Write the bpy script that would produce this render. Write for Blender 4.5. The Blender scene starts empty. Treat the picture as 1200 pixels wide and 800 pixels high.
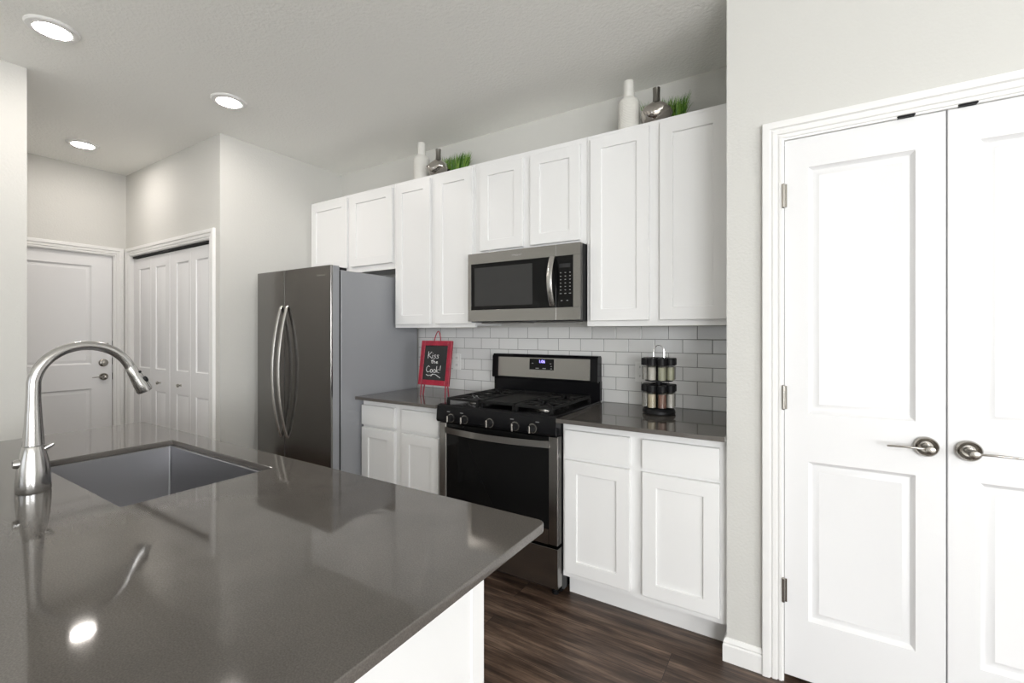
import bpy, bmesh, math, random
from mathutils import Vector, Matrix
random.seed(7)
PI = math.pi
S = bpy.context.scene
COL = S.collection

# ------------------------------------------------------------------ camera, light, exposure
cam = bpy.data.cameras.new('camera')
cam.sensor_width = 36.0
cam.lens = 531.0 / 1200.0 * 36.0
cam.shift_y = -10.0 / 1200.0
cam.clip_start = 0.02
camo = bpy.data.objects.new('camera', cam)
camo.location = (0, 0, 1.3314)
camo.rotation_euler = (PI / 2, 0, math.radians(31.9))
COL.objects.link(camo)
S.camera = camo

S.view_settings.view_transform = 'Standard'
S.view_settings.look = 'None'
S.view_settings.gamma = 1.0
S.view_settings.use_curve_mapping = False
S.view_settings.exposure = -0.10
S.cycles.use_denoising = True
S.cycles.max_bounces = 10
S.cycles.diffuse_bounces = 6
S.cycles.glossy_bounces = 5
S.cycles.sample_clamp_indirect = 8.0

W = bpy.data.worlds.new('world'); S.world = W
W.use_nodes = True
W.node_tree.nodes['Background'].inputs[0].default_value = (0.85, 0.93, 1.0, 1)
W.node_tree.nodes['Background'].inputs[1].default_value = 1.0

def area(name, loc, rot, sx, sy, power, col):
    l = bpy.data.lights.new(name, 'AREA'); l.shape = 'RECTANGLE'
    l.size = sx; l.size_y = sy; l.energy = power; l.color = col
    o = bpy.data.objects.new(name, l); o.location = loc; o.rotation_euler = rot
    COL.objects.link(o); return o
# daylight outside the windows of the rear wall
area('daylight_wide', (3.05, -4.42, 1.55), (PI / 2, 0, 0), 2.4, 1.6, 295, (0.97, 0.98, 1.0))
area('daylight_small', (-1.5, -4.42, 1.45), (PI / 2, 0, 0), 2.0, 1.5, 14, (0.97, 0.98, 1.0))
area('daylight_side', (4.82, -1.5, 1.5), (PI / 2, 0, PI / 2), 2.4, 1.6, 190, (0.97, 0.98, 1.0))
LAMP = 175.0            # brightness of the recessed ceiling lamps

# ------------------------------------------------------------------ materials
MATS = {}
def mat(name, col, rough=0.5, metal=0.0, **k):
    m = bpy.data.materials.new(name); m.use_nodes = True
    b = m.node_tree.nodes['Principled BSDF']
    b.inputs['Base Color'].default_value = (*col, 1)
    b.inputs['Roughness'].default_value = rough
    b.inputs['Metallic'].default_value = metal
    for a, v in k.items(): b.inputs[a.replace('_', ' ')].default_value = v
    MATS[name] = m
    return m
def nd(m, t, **k):
    n = m.node_tree.nodes.new(t)
    for a, v in k.items(): setattr(n, a, v)
    return n
def lk(m, a, b): m.node_tree.links.new(a, b)
def bsdf(m): return m.node_tree.nodes['Principled BSDF']
def pos(m, scale=(1, 1, 1), off=(0, 0, 0), rot=(0, 0, 0)):
    g = nd(m, 'ShaderNodeNewGeometry'); mp = nd(m, 'ShaderNodeMapping')
    mp.inputs['Scale'].default_value = scale; mp.inputs['Location'].default_value = off
    mp.inputs['Rotation'].default_value = rot
    lk(m, g.outputs['Position'], mp.inputs['Vector']); return mp.outputs['Vector']
def noise(m, vec, scale, detail=3, rough=0.5):
    n = nd(m, 'ShaderNodeTexNoise'); n.inputs['Scale'].default_value = scale
    n.inputs['Detail'].default_value = detail; n.inputs['Roughness'].default_value = rough
    lk(m, vec, n.inputs['Vector']); return n.outputs['Fac']
def ramp(m, fac, *stops):
    r = nd(m, 'ShaderNodeValToRGB'); e = r.color_ramp.elements
    while len(e) < len(stops): e.new(0.5)
    for i, (p, c) in enumerate(stops):
        e[i].position = p; e[i].color = (*c, 1)
    lk(m, fac, r.inputs['Fac']); return r.outputs['Color']
def bump(m, h, strength, dist):
    b = nd(m, 'ShaderNodeBump'); b.inputs['Strength'].default_value = strength
    b.inputs['Distance'].default_value = dist
    lk(m, h, b.inputs['Height']); lk(m, b.outputs['Normal'], bsdf(m).inputs['Normal'])
def mixc(m, fac, a, b, mode='MIX'):
    n = nd(m, 'ShaderNodeMix', data_type='RGBA', blend_type=mode)
    for s, v in ((n.inputs[0], fac), (n.inputs[6], a), (n.inputs[7], b)):
        if hasattr(v, 'links') or hasattr(v, 'is_linked'): lk(m, v, s)
        elif isinstance(v, tuple): s.default_value = (*v, 1)
        else: s.default_value = v
    return n.outputs[2]

m_wall = mat('wall paint', (0.60, 0.596, 0.568), 0.75)
bump(m_wall, noise(m_wall, pos(m_wall), 95, 3), 0.22, 0.005)
m_ceil = mat('ceiling paint', (0.90, 0.897, 0.865), 0.85)
bump(m_ceil, noise(m_ceil, pos(m_ceil), 62, 4), 0.42, 0.009)
m_trim = mat('white trim paint', (0.80, 0.797, 0.785), 0.32)
m_door = mat('white door paint', (0.78, 0.78, 0.785), 0.45)
m_cab = mat('white cabinet paint', (0.81, 0.81, 0.805), 0.35)
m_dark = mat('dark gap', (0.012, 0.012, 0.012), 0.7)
m_black = mat('black enamel', (0.006, 0.006, 0.007), 0.16, 0.0, Specular_IOR_Level=0.18)
m_iron = mat('black cast iron', (0.012, 0.012, 0.012), 0.5, 0.0, Specular_IOR_Level=0.18)
m_glass_black = mat('black oven glass', (0.006, 0.006, 0.006), 0.05, 0.0, Specular_IOR_Level=0.18)
m_plastic = mat('black plastic', (0.012, 0.012, 0.013), 0.4, 0.0, Specular_IOR_Level=0.18)
m_white_plastic = mat('white plastic', (0.78, 0.78, 0.77), 0.4)
m_print = mat('white print', (0.28, 0.28, 0.28), 0.6)
m_nickel = mat('satin nickel', (0.42, 0.40, 0.37), 0.25, 1.0)
m_chrome = mat('chrome', (0.75, 0.75, 0.76), 0.08, 1.0)

def brushed(name, col, rough, axis, amt=0.12, aniso=0.0):
    m = mat(name, col, rough, 1.0)
    sc = [260, 260, 260]; sc[axis] = 2.5
    n = noise(m, pos(m, tuple(sc)), 1.0, 3)
    r = nd(m, 'ShaderNodeMapRange'); lk(m, n, r.inputs[0])
    r.inputs[3].default_value = rough - amt / 2; r.inputs[4].default_value = rough + amt / 2
    lk(m, r.outputs[0], bsdf(m).inputs['Roughness'])
    return m
m_fridge = brushed('dark stainless steel', (0.25, 0.243, 0.235), 0.17, 0, 0.05)
m_steel = brushed('stainless steel', (0.34, 0.33, 0.315), 0.22, 0, 0.08)
m_steel_v = brushed('stainless steel upright', (0.55, 0.54, 0.52), 0.26, 2, 0.08)
m_sink = brushed('sink steel', (0.42, 0.42, 0.44), 0.38, 0, 0.1)
m_faucet = brushed('brushed faucet steel', (0.52, 0.51, 0.5), 0.22, 2, 0.06)
m_fridge_side = mat('grey appliance paint', (0.31, 0.318, 0.335), 0.42)

m_quartz = mat('grey quartz', (0.10, 0.092, 0.085), 0.05)
_n = noise(m_quartz, pos(m_quartz), 420, 2)
_n2 = noise(m_quartz, pos(m_quartz), 5, 3)
_c = mixc(m_quartz, ramp(m_quartz, _n, (0.35, (0, 0, 0)), (0.75, (1, 1, 1))), (0.096, 0.087, 0.079), (0.138, 0.126, 0.114))
_c = mixc(m_quartz, ramp(m_quartz, _n2, (0.3, (0.93, 0.93, 0.93)), (0.7, (1.07, 1.06, 1.05))), (0, 0, 0), _c)
lk(m_quartz, mixc(m_quartz, 1.0, _c, ramp(m_quartz, _n2, (0.3, (0.92, 0.92, 0.92)), (0.7, (1, 1, 1))), 'MULTIPLY'), bsdf(m_quartz).inputs['Base Color'])

# subway tile
m_tile = mat('white subway tile', (0.72, 0.72, 0.71), 0.12)
_v = pos(m_tile)
_sx = nd(m_tile, 'ShaderNodeSeparateXYZ'); lk(m_tile, _v, _sx.inputs[0])
_a = nd(m_tile, 'ShaderNodeMath', operation='ADD'); _a.inputs[1].default_value = 0.295 + 7.62; lk(m_tile, _sx.outputs[0], _a.inputs[0])
_b = nd(m_tile, 'ShaderNodeMath', operation='SUBTRACT'); _b.inputs[1].default_value = 0.914; lk(m_tile, _sx.outputs[2], _b.inputs[0])
_cx = nd(m_tile, 'ShaderNodeCombineXYZ'); lk(m_tile, _a.outputs[0], _cx.inputs[0]); lk(m_tile, _b.outputs[0], _cx.inputs[1])
def brick(m, vec, w, h, mortar, smooth, c1, c2, cm, freq=2, off=0.5):
    t = nd(m, 'ShaderNodeTexBrick'); t.offset = off; t.offset_frequency = freq; t.squash = 1.0
    t.inputs['Scale'].default_value = 1.0; t.inputs['Mortar Size'].default_value = mortar
    t.inputs['Mortar Smooth'].default_value = smooth; t.inputs['Bias'].default_value = 0.0
    t.inputs['Brick Width'].default_value = w; t.inputs['Row Height'].default_value = h
    t.inputs['Color1'].default_value = (*c1, 1); t.inputs['Color2'].default_value = (*c2, 1); t.inputs['Mortar'].default_value = (*cm, 1)
    lk(m, vec, t.inputs['Vector']); return t
_t = brick(m_tile, _cx.outputs[0], 0.1524, 0.0762, 0.0016, 0.15, (0.74, 0.74, 0.73), (0.69, 0.69, 0.685), (0.20, 0.20, 0.195))
lk(m_tile, _t.outputs['Color'], bsdf(m_tile).inputs['Base Color'])
_t2 = brick(m_tile, _cx.outputs[0], 0.1524, 0.0762, 0.0035, 1.0, (1, 1, 1), (1, 1, 1), (0, 0, 0))
_inv = nd(m_tile, 'ShaderNodeMath', operation='SUBTRACT'); _inv.inputs[0].default_value = 1.0; lk(m_tile, _t2.outputs['Fac'], _inv.inputs[1])
bump(m_tile, _inv.outputs[0], 0.6, 0.002)
_rr = nd(m_tile, 'ShaderNodeMapRange'); lk(m_tile, _t.outputs['Fac'], _rr.inputs[0]); _rr.inputs[3].default_value = 0.12; _rr.inputs[4].default_value = 0.8
lk(m_tile, _rr.outputs[0], bsdf(m_tile).inputs['Roughness'])

# floor planks running along x
m_floor = mat('dark wood plank', (0.06, 0.04, 0.03), 0.42)
_v = pos(m_floor, off=(7.3, 5.07, 0))
_t = brick(m_floor, _v, 1.22, 0.18, 0.0012, 0.1, (0.0, 0, 0), (1, 1, 1), (0.5, 0.5, 0.5), 2, 0.37)
_wv = nd(m_floor, 'ShaderNodeVectorMath', operation='ADD')
_off = nd(m_floor, 'ShaderNodeVectorMath', operation='SCALE'); _off.inputs['Scale'].default_value = 9.0
lk(m_floor, _t.outputs['Color'], _off.inputs[0])
lk(m_floor, pos(m_floor), _wv.inputs[0]); lk(m_floor, _off.outputs[0], _wv.inputs[1])
_mp = nd(m_floor, 'ShaderNodeMapping'); _mp.inputs['Scale'].default_value = (1.5, 13, 1); lk(m_floor, _wv.outputs[0], _mp.inputs['Vector'])
_g1 = noise(m_floor, _mp.outputs[0], 1.6, 7, 0.62)
_mp2 = nd(m_floor, 'ShaderNodeMapping'); _mp2.inputs['Scale'].default_value = (4, 90, 1); lk(m_floor, _wv.outputs[0], _mp2.inputs['Vector'])
_g2 = noise(m_floor, _mp2.outputs[0], 1.5, 4, 0.6)
_c = ramp(m_floor, _g1, (0.30, (0.016, 0.010, 0.007)), (0.42, (0.052, 0.032, 0.022)), (0.54, (0.110, 0.071, 0.050)), (0.70, (0.22, 0.155, 0.115)))
_c = mixc(m_floor, 1.0, _c, ramp(m_floor, _g2, (0.34, (0.55, 0.53, 0.52)), (0.62, (1.22, 1.2, 1.18))), 'MULTIPLY')
_c = mixc(m_floor, 1.0, _c, ramp(m_floor, _t.outputs['Color'], (0.0, (0.78, 0.78, 0.8)), (1.0, (1.12, 1.1, 1.08))), 'MULTIPLY')
_c = mixc(m_floor, _t.outputs['Fac'], _c, (0.015, 0.011, 0.009))
lk(m_floor, _c, bsdf(m_floor).inputs['Base Color'])
bump(m_floor, _g2, 0.15, 0.002)

def emit(name, col, strength):
    m = bpy.data.materials.new(name); m.use_nodes = True
    b = m.node_tree.nodes['Principled BSDF']
    b.inputs['Base Color'].default_value = (0.8, 0.8, 0.8, 1)
    b.inputs['Emission Color'].default_value = (*col, 1); b.inputs['Emission Strength'].default_value = strength
    return m
m_lamp = emit('lit lamp lens', (1.0, 0.93, 0.87), LAMP)
m_lcd = emit('blue clock digits', (0.22, 0.16, 1.0), 4.0)
m_ceramic = mat('white ribbed ceramic', (0.74, 0.73, 0.69), 0.45)
m_mercury = mat('mirrored silver glass', (0.50, 0.47, 0.44), 0.07, 1.0)
m_pewter = mat('dull pewter neck', (0.22, 0.21, 0.19), 0.35, 1.0)
m_grass = mat('green grass blade', (0.10, 0.24, 0.02), 0.5)
_gi = nd(m_grass, 'ShaderNodeNewGeometry')
lk(m_grass, ramp(m_grass, _gi.outputs['Random Per Island'], (0.0, (0.03, 0.10, 0.01)), (0.5, (0.10, 0.25, 0.02)), (1.0, (0.24, 0.38, 0.06))), bsdf(m_grass).inputs['Base Color'])
m_pot = mat('dark planter', (0.03, 0.028, 0.025), 0.5)
m_red = mat('distressed red paint', (0.42, 0.012, 0.035), 0.4)
_rn = noise(m_red, pos(m_red), 26, 4)
lk(m_red, ramp(m_red, _rn, (0.3, (0.20, 0.006, 0.026)), (0.6, (0.34, 0.010, 0.032)), (0.8, (0.32, 0.05, 0.10))), bsdf(m_red).inputs['Base Color'])
m_board = mat('black chalkboard', (0.014, 0.015, 0.016), 0.6)
m_chalk = mat('white chalk', (0.8, 0.8, 0.8), 0.9)
def thin_glass(name, refl):
  m_pane = bpy.data.materials.new(name); m_pane.use_nodes = True
  _nt = m_pane.node_tree; _nt.nodes.remove(_nt.nodes['Principled BSDF'])
  _tr = nd(m_pane, 'ShaderNodeBsdfTransparent'); _gl = nd(m_pane, 'ShaderNodeBsdfGlossy'); _gl.inputs['Roughness'].default_value = 0.03
  _mx = nd(m_pane, 'ShaderNodeMixShader'); _mx.inputs[0].default_value = refl
  lk(m_pane, _tr.outputs[0], _mx.inputs[1]); lk(m_pane, _gl.outputs[0], _mx.inputs[2])
  lk(m_pane, _mx.outputs[0], _nt.nodes['Material Output'].inputs['Surface'])
  return m_pane
m_pane = thin_glass('window glass', 0.06)
m_jar = thin_glass('clear jar glass', 0.13)

# ------------------------------------------------------------------ builders
ORG = {}
class MB:
    def __init__(s): s.v = []; s.f = []; s.wn = False
    def q(s, pts):
        n = len(s.v); s.v += [tuple(p) for p in pts]; s.f.append(tuple(range(n, n + len(pts)))); return s
    def bm(s, b):
        n = len(s.v); b.verts.ensure_lookup_table(); b.verts.index_update()
        s.v += [tuple(v.co) for v in b.verts]; s.f += [tuple(n + v.index for v in f.verts) for f in b.faces]
        b.free(); return s
    def box(s, x0, x1, y0, y1, z0, z1, b=0.0, seg=1):
        if b: s.wn = True
        B = bmesh.new()
        bmesh.ops.create_cube(B, size=1, matrix=Matrix.Translation(((x0 + x1) / 2, (y0 + y1) / 2, (z0 + z1) / 2)) @ Matrix.Diagonal((x1 - x0, y1 - y0, z1 - z0, 1)))
        if b: bmesh.ops.bevel(B, geom=B.edges[:], offset=b, segments=seg, affect='EDGES', profile=0.6)
        return s.bm(B)
    def lathe(s, prof, c=(0, 0, 0), n=32, axis='Z', caps=True):
        # prof: list of (radius, height)
        base = len(s.v); cx, cy, cz = c
        for r, h in prof:
            for k in range(n):
                a = 2 * PI * k / n; p, q = r * math.cos(a), r * math.sin(a)
                if axis == 'Z': s.v.append((cx + p, cy + q, cz + h))
                elif axis == 'Y': s.v.append((cx + p, cy + h, cz - q))   # height runs along +y
                else: s.v.append((cx + h, cy + p, cz + q))
        for i in range(len(prof) - 1):
            for k in range(n):
                a = base + i * n + k; b_ = base + i * n + (k + 1) % n
                s.f.append((a, b_, b_ + n, a + n))
        if caps:
            if prof[0][0] > 1e-5: s.f.append(tuple(base + k for k in reversed(range(n))))
            if prof[-1][0] > 1e-5: s.f.append(tuple(base + (len(prof) - 1) * n + k for k in range(n)))
        return s
    def tube(s, pts, rad, n=10, caps=True, flat=None):
        P = [Vector(p) for p in pts]; R = rad if isinstance(rad, (list, tuple)) else [rad] * len(P)
        t0 = (P[1] - P[0]).normalized()
        u = Vector((0, 0, 1)).cross(t0)
        if u.length < 0.05: u = Vector((1, 0, 0)).cross(t0)
        u.normalize(); base = len(s.v)
        for i, p in enumerate(P):
            t = (P[min(i + 1, len(P) - 1)] - P[max(i - 1, 0)]).normalized()
            u = (u - t * u.dot(t)).normalized(); w = t.cross(u)
            fu, fw = flat if flat else (1, 1)
            for k in range(n):
                a = 2 * PI * k / n
                s.v.append(tuple(p + u * (R[i] * fu * math.cos(a)) + w * (R[i] * fw * math.sin(a))))
        for i in range(len(P) - 1):
            for k in range(n):
                a = base + i * n + k; b_ = base + i * n + (k + 1) % n
                s.f.append((a, b_, b_ + n, a + n))
        if caps:
            s.f.append(tuple(base + k for k in reversed(range(n))))
            s.f.append(tuple(base + (len(P) - 1) * n + k for k in range(n)))
        return s
    def slab(s, xs, zs, cells, y0, y1, prof, ch=0.002):
        # door leaf in the xz plane, front at y0 facing -y, recessed panels in the given grid cells
        x0, x1, z0, z1 = xs[0], xs[-1], zs[0], zs[-1]
        X = [x0 + ch] + list(xs[1:-1]) + [x1 - ch]; Z = [z0 + ch] + list(zs[1:-1]) + [z1 - ch]
        for i in range(len(X) - 1):
            for j in range(len(Z) - 1):
                r = (X[i], X[i + 1], Z[j], Z[j + 1])
                ring = lambda ins, d: [(r[0] + ins, y0 + d, r[2] + ins), (r[1] - ins, y0 + d, r[2] + ins), (r[1] - ins, y0 + d, r[3] - ins), (r[0] + ins, y0 + d, r[3] - ins)]
                if (i, j) in cells:
                    prev = ring(0, 0)
                    for ins, d in prof:
                        cur = ring(ins, d)
                        for k in range(4): s.q([prev[k], prev[(k + 1) % 4], cur[(k + 1) % 4], cur[k]])
                        prev = cur
                    s.q(prev)
                else: s.q(ring(0, 0))
        f = [(x0 + ch, y0, z0 + ch), (x1 - ch, y0, z0 + ch), (x1 - ch, y0, z1 - ch), (x0 + ch, y0, z1 - ch)]
        m = [(x0, y0 + ch, z0), (x1, y0 + ch, z0), (x1, y0 + ch, z1), (x0, y0 + ch, z1)]
        b = [(p[0], y1, p[2]) for p in m]
        for A, B_ in ((f, m), (m, b)):
            for k in range(4): s.q([A[(k + 1) % 4], A[k], B_[k], B_[(k + 1) % 4]])
        s.q([b[3], b[2], b[1], b[0]]); return s
    def xf(s, M, start=0):
        for i in range(start, len(s.v)): s.v[i] = tuple(M @ Vector(s.v[i]))
        return s
    def build(s, name, material, parent=None, org=None, ang=32):
        o_ = org if org is not None else (ORG.get(parent.name, (0, 0, 0)) if parent else (0, 0, 0))
        me = bpy.data.meshes.new(name)
        me.from_pydata([(v[0] - o_[0], v[1] - o_[1], v[2] - o_[2]) for v in s.v], [], s.f)
        B = bmesh.new(); B.from_mesh(me)
        bmesh.ops.remove_doubles(B, verts=B.verts[:], dist=1e-5)
        bmesh.ops.recalc_face_normals(B, faces=B.faces[:])
        B.to_mesh(me); B.free()
        me.materials.append(material)
        for p in me.polygons: p.use_smooth = True
        me.set_sharp_from_angle(angle=math.radians(ang))
        o = bpy.data.objects.new(name, me); COL.objects.link(o)
        if s.wn:
            w = o.modifiers.new('weighted normals', 'WEIGHTED_NORMAL'); w.keep_sharp = True
        if parent is not None: o.parent = parent
        else: o.location = o_
        ORG[o.name] = tuple(o_)
        return o
def tag(o, label=None, cat=None, group=None, kind=None):
    if label: o['label'] = label
    if cat: o['category'] = cat
    if group: o['group'] = group
    if kind: o['kind'] = kind
    return o
def thing(name, label, cat, loc, group=None, rz=0.0, kind=None, local=False):
    o = bpy.data.objects.new(name, None); COL.objects.link(o)
    o.empty_display_size = 0.05
    o.location = loc; o.rotation_euler = (0, 0, rz)
    ORG[o.name] = (0, 0, 0) if local else tuple(loc)
    return tag(o, label, cat, group, kind)
def text(s, size, M, name, material, parent, extrude=0.0004):
    c = bpy.data.curves.new('lettering', 'FONT'); c.body = s; c.size = size; c.extrude = extrude
    c.align_x = 'CENTER'; c.align_y = 'CENTER'; c.resolution_u = 3
    t = bpy.data.objects.new('lettering_source', c); COL.objects.link(t)
    bpy.context.view_layer.update()
    me = bpy.data.meshes.new_from_object(t.evaluated_get(bpy.context.evaluated_depsgraph_get()))
    bpy.data.objects.remove(t); bpy.data.curves.remove(c)
    o_ = Vector(ORG.get(parent.name, (0, 0, 0)))
    me.transform(Matrix.Translation(-o_) @ M)
    me.materials.clear(); me.materials.append(material)
    me.name = name
    o = bpy.data.objects.new(name, me); COL.objects.link(o); o.parent = parent; ORG[o.name] = tuple(o_)
    return o
def facing_front(x, y, z): return Matrix.Translation((x, y, z)) @ Matrix.Rotation(PI / 2, 4, 'X')
def struct(mb, name, material, label, cat, org=(0, 0, 0)):
    return tag(mb.build(name, material, None, org), label, cat, None, 'structure')
def arc(fn, n): return [fn(i / n) for i in range(n + 1)]

# ------------------------------------------------------------------ room shell
ZC = 2.743          # ceiling height
YB = 2.64           # back wall
XL = -3.476         # left wall face
YP = 2.03           # pantry wall face
XA = -0.233         # pantry wall corner
def wallbox(*boxes):
    m = MB()
    for b in boxes: m.box(*b)
    return m
struct(MB().box(-5.3, 4.75, -4.35, 2.85, -0.05, 0), 'floor', m_floor, 'dark brown wood plank floor', 'floor')
m_bounce_carpet = mat('pale carpet', (0.70, 0.68, 0.64), 0.95)  # unseen carpet, added to bounce window light up to the ceiling
bump(m_bounce_carpet, noise(m_bounce_carpet, pos(m_bounce_carpet), 300, 2), 0.5, 0.006)
struct(MB().box(-3.40, 4.58, -4.18, -0.75, 0.0005, 0.014, 0.004), 'floor_carpet', m_bounce_carpet, 'pale carpet of the living area behind the island', 'carpet')
struct(MB().box(-5.3, 4.75, -4.35, 2.85, ZC, ZC + 0.08), 'ceiling', m_ceil, 'light grey textured ceiling', 'ceiling')
struct(wallbox((-3.55, XA, YB, YB + 0.12, 0, ZC)), 'wall_back', m_wall, 'pale grey wall behind the cabinets', 'wall')
struct(MB().box(-2.50, XA, YB - 0.009, YB - 0.0005, 0.9141, 1.3688), 'wall_backsplash', m_tile, 'white subway tile backsplash with grey grout', 'wall')
BX0, BX1, BZ = -5.0, -3.572, 2.01          # bifold opening
struct(wallbox((-5.1, BX0, 1.626, 1.74, 0, ZC), (BX1, -3.44, 1.626, 1.74, 0, ZC), (BX0, BX1, 1.626, 1.74, BZ, ZC),
               (-5.1, -3.55, 2.2, 2.3, 0, ZC), (-3.55, -3.44, 1.74, YB, 0, ZC)), 'wall_closet', m_wall,
       'pale wall block holding the bifold closet beside the refrigerator', 'wall')
struct(wallbox((XL - 0.12, XL, -4.2, 0.685, 0, ZC)), 'wall_left', m_wall, 'pale wall at the left end of the kitchen', 'wall')
struct(wallbox((-5.1, XL - 0.12, 0.36, 0.46, 0, ZC)), 'wall_hall', m_wall, 'hall side wall near the front door', 'wall')
DY0, DY1, DZ = 0.62, 1.537, 2.012
struct(wallbox((-5.22, -5.1, 0.36, DY0, 0, ZC), (-5.22, -5.1, DY1, 1.74, 0, ZC), (-5.22, -5.1, DY0, DY1, DZ, ZC), (-5.28, -5.22, 0.36, 1.74, 0, ZC)),
       'wall_entry', m_wall, 'wall at the end of the hall with the front door', 'wall')
PX0, PX1, PZ = -0.036, 0.893, 2.073         # pantry opening
struct(wallbox((XA, PX0, YP, YP + 0.115, 0, ZC), (PX1, 4.6, YP, YP + 0.115, 0, ZC), (PX0, PX1, YP, YP + 0.115, PZ, ZC),
               (XA, XA + 0.115, YP + 0.115, YB + 0.12, 0, ZC), (XA, 1.2, YB, YB + 0.12, 0, ZC), (1.1, 1.2, YP, YB, 0, ZC)),
       'wall_pantry', m_wall, 'pale wall around the pantry double doors', 'wall')
SW = (-2.7, -0.3, 0.7, 2.3)
struct(wallbox((4.6, 4.72, -4.3, SW[0], 0, ZC), (4.6, 4.72, SW[1], YP + 0.1, 0, ZC), (4.6, 4.72, SW[0], SW[1], 0, SW[2]), (4.6, 4.72, SW[0], SW[1], SW[3], ZC)), 'wall_right', m_wall, 'pale side wall of the living area', 'wall')
WINS = [(1.85, 4.25, 0.75, 2.38), (-2.5, -0.5, 0.7, 2.2)]
xs = [XL - 0.12, -2.5, -0.5, 1.85, 4.25, 4.72]
mb = MB()
for i in range(5):
    w = {1: WINS[1], 3: WINS[0]}.get(i)
    if w is None: mb.box(xs[i], xs[i + 1], -4.32, -4.2, 0, ZC)
    else:
        mb.box(xs[i], xs[i + 1], -4.32, -4.2, 0, w[2]); mb.box(xs[i], xs[i + 1], -4.32, -4.2, w[3], ZC)
struct(mb, 'wall_rear', m_wall, 'wall with windows opposite the kitchen', 'wall')
for n, (x0, x1, z0, z1) in enumerate(WINS):
    mb = MB(); t = 0.05
    mb.box(x0, x1, -4.30, -4.22, z0, z0 + t); mb.box(x0, x1, -4.30, -4.22, z1 - t, z1)
    mb.box(x0, x0 + t, -4.30, -4.22, z0, z1); mb.box(x1 - t, x1, -4.30, -4.22, z0, z1)
    mb.box((x0 + x1) / 2 - 0.03, (x0 + x1) / 2 + 0.03, -4.30, -4.22, z0, z1)
    wo = struct(mb, 'window_%d' % (n + 1), m_trim, ['wide window opposite the kitchen', 'smaller window opposite the kitchen'][n], 'window')
    MB().box(x0 + t, x1 - t, -4.262, -4.258, z0 + t, z1 - t).build('window_pane', m_pane, wo)

mb = MB()
for y in (SW[0], (SW[0] + SW[1]) / 2 - 0.025, SW[1] - 0.05): mb.box(4.63, 4.69, y, y + 0.05, SW[2], SW[3])
for y in (SW[0], (SW[0] + SW[1]) / 2):
    for z in (SW[2], SW[3] - 0.05): mb.box(4.635, 4.685, y, y + 1.19, z, z + 0.05)
wo = struct(mb, 'window_3', m_trim, 'side window of the living area', 'window')
MB().box(4.658, 4.662, SW[0] + 0.05, SW[1] - 0.05, SW[2] + 0.05, SW[3] - 0.05).build('window_pane', m_pane, wo)
# casings: one moulded frame around each opening
CAS = [(-0.0035, -0.02), (-0.0035, 0.006), (0.002, 0.008), (0.004, 0.012), (0.012, 0.0125), (0.014, 0.008), (0.017, 0.008), (0.020, 0.014), (0.034, 0.0155), (0.037, 0.011), (0.040, 0.011), (0.044, 0.019), (0.060, 0.021), (0.068, 0.020), (0.070, 0.015), (0.070, 0.0)]
def casing(x0, x1, zt, y, prof=CAS, jamb=0.10):
    mb = MB()
    def path(o, d): return [(x0 - o, y - d, 0), (x0 - o, y - d, zt + o), (x1 + o, y - d, zt + o), (x1 + o, y - d, 0)]
    pr = [(-0.0035, -jamb)] + prof
    for a, b in zip(pr, pr[1:]):
        A, B = path(*a), path(*b)
        for k in range(3): mb.q([A[k], A[k + 1], B[k + 1], B[k]])
    return mb
struct(casing(PX0, PX1, PZ, YP), 'trim_1', m_trim, 'white moulded casing around the pantry double doors', 'trim')
struct(casing(BX0, BX1, BZ, 1.626), 'trim_2', m_trim, 'white moulded casing around the bifold closet doors', 'trim')
mb = casing(DY0, DY1, DZ, 0.0); mb.xf(Matrix.Translation((-5.1, 0, 0)) @ Matrix.Rotation(PI / 2, 4, 'Z'))
struct(mb, 'trim_3', m_trim, 'white moulded casing around the front door', 'trim')
# baseboard by the pantry
mb = MB()
BB = [(0.0, 0.0), (0.014, 0.0), (0.014, 0.066), (0.010, 0.072), (0.012, 0.078), (0.008, 0.088), (0.004, 0.094), (0.0, 0.094)]
L = [(XA - d, YP - d, z) for d, z in BB]; R = [(PX0 - 0.07, YP - d, z) for d, z in BB]; K = [(XA - d, YP + 0.03, z) for d, z in BB]
for A, B in ((L, R), (K, L)):
    for i in range(len(BB) - 1): mb.q([A[i], B[i], B[i + 1], A[i + 1]])
mb.q(R); mb.q(K)
struct(mb, 'baseboard_pantry', m_trim, 'white baseboard beside the pantry casing', 'baseboard')

# ------------------------------------------------------------------ hinged doors
MOLD = [(0.003, 0.004), (0.009, 0.010), (0.013, 0.013), (0.016, 0.013), (0.035, 0.005), (0.038, 0.0055)]
def lever(parent, x, z, y, d, length=0.105, rad=0.033):
    # rosette with a lever that points along d (-1 left, +1 right), door face at y
    h = MB().lathe([(0.0, 0), (rad * 0.55, 0.0), (rad * 0.72, -0.008), (rad * 0.9, -0.011), (rad, -0.006), (rad, 0.004)][::-1], (x, y - 0.0045, z), 32, 'Y', False)
    hd = h.build('handle_rosette', m_nickel, parent); tag(hd, 'satin nickel rosette')
    a = MB().lathe([(0.0115, 0.0), (0.0105, -0.030), (0.0125, -0.034), (0.0125, -0.058), (0.009, -0.060), (0.0, -0.060)], (x, y - 0.010, z), 24, 'Y')
    pts = arc(lambda t: (x + d * (0.004 + length * t), y - 0.055 - 0.012 * t * (1 - t) * 2, z + 0.003 * math.sin(t * PI)), 12)
    a.tube(pts, [0.007] + [0.005] * 10 + [0.0048, 0.0035], 12, True, (0.7, 0.75))
    a.build('lever', m_nickel, hd)
    return hd
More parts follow.
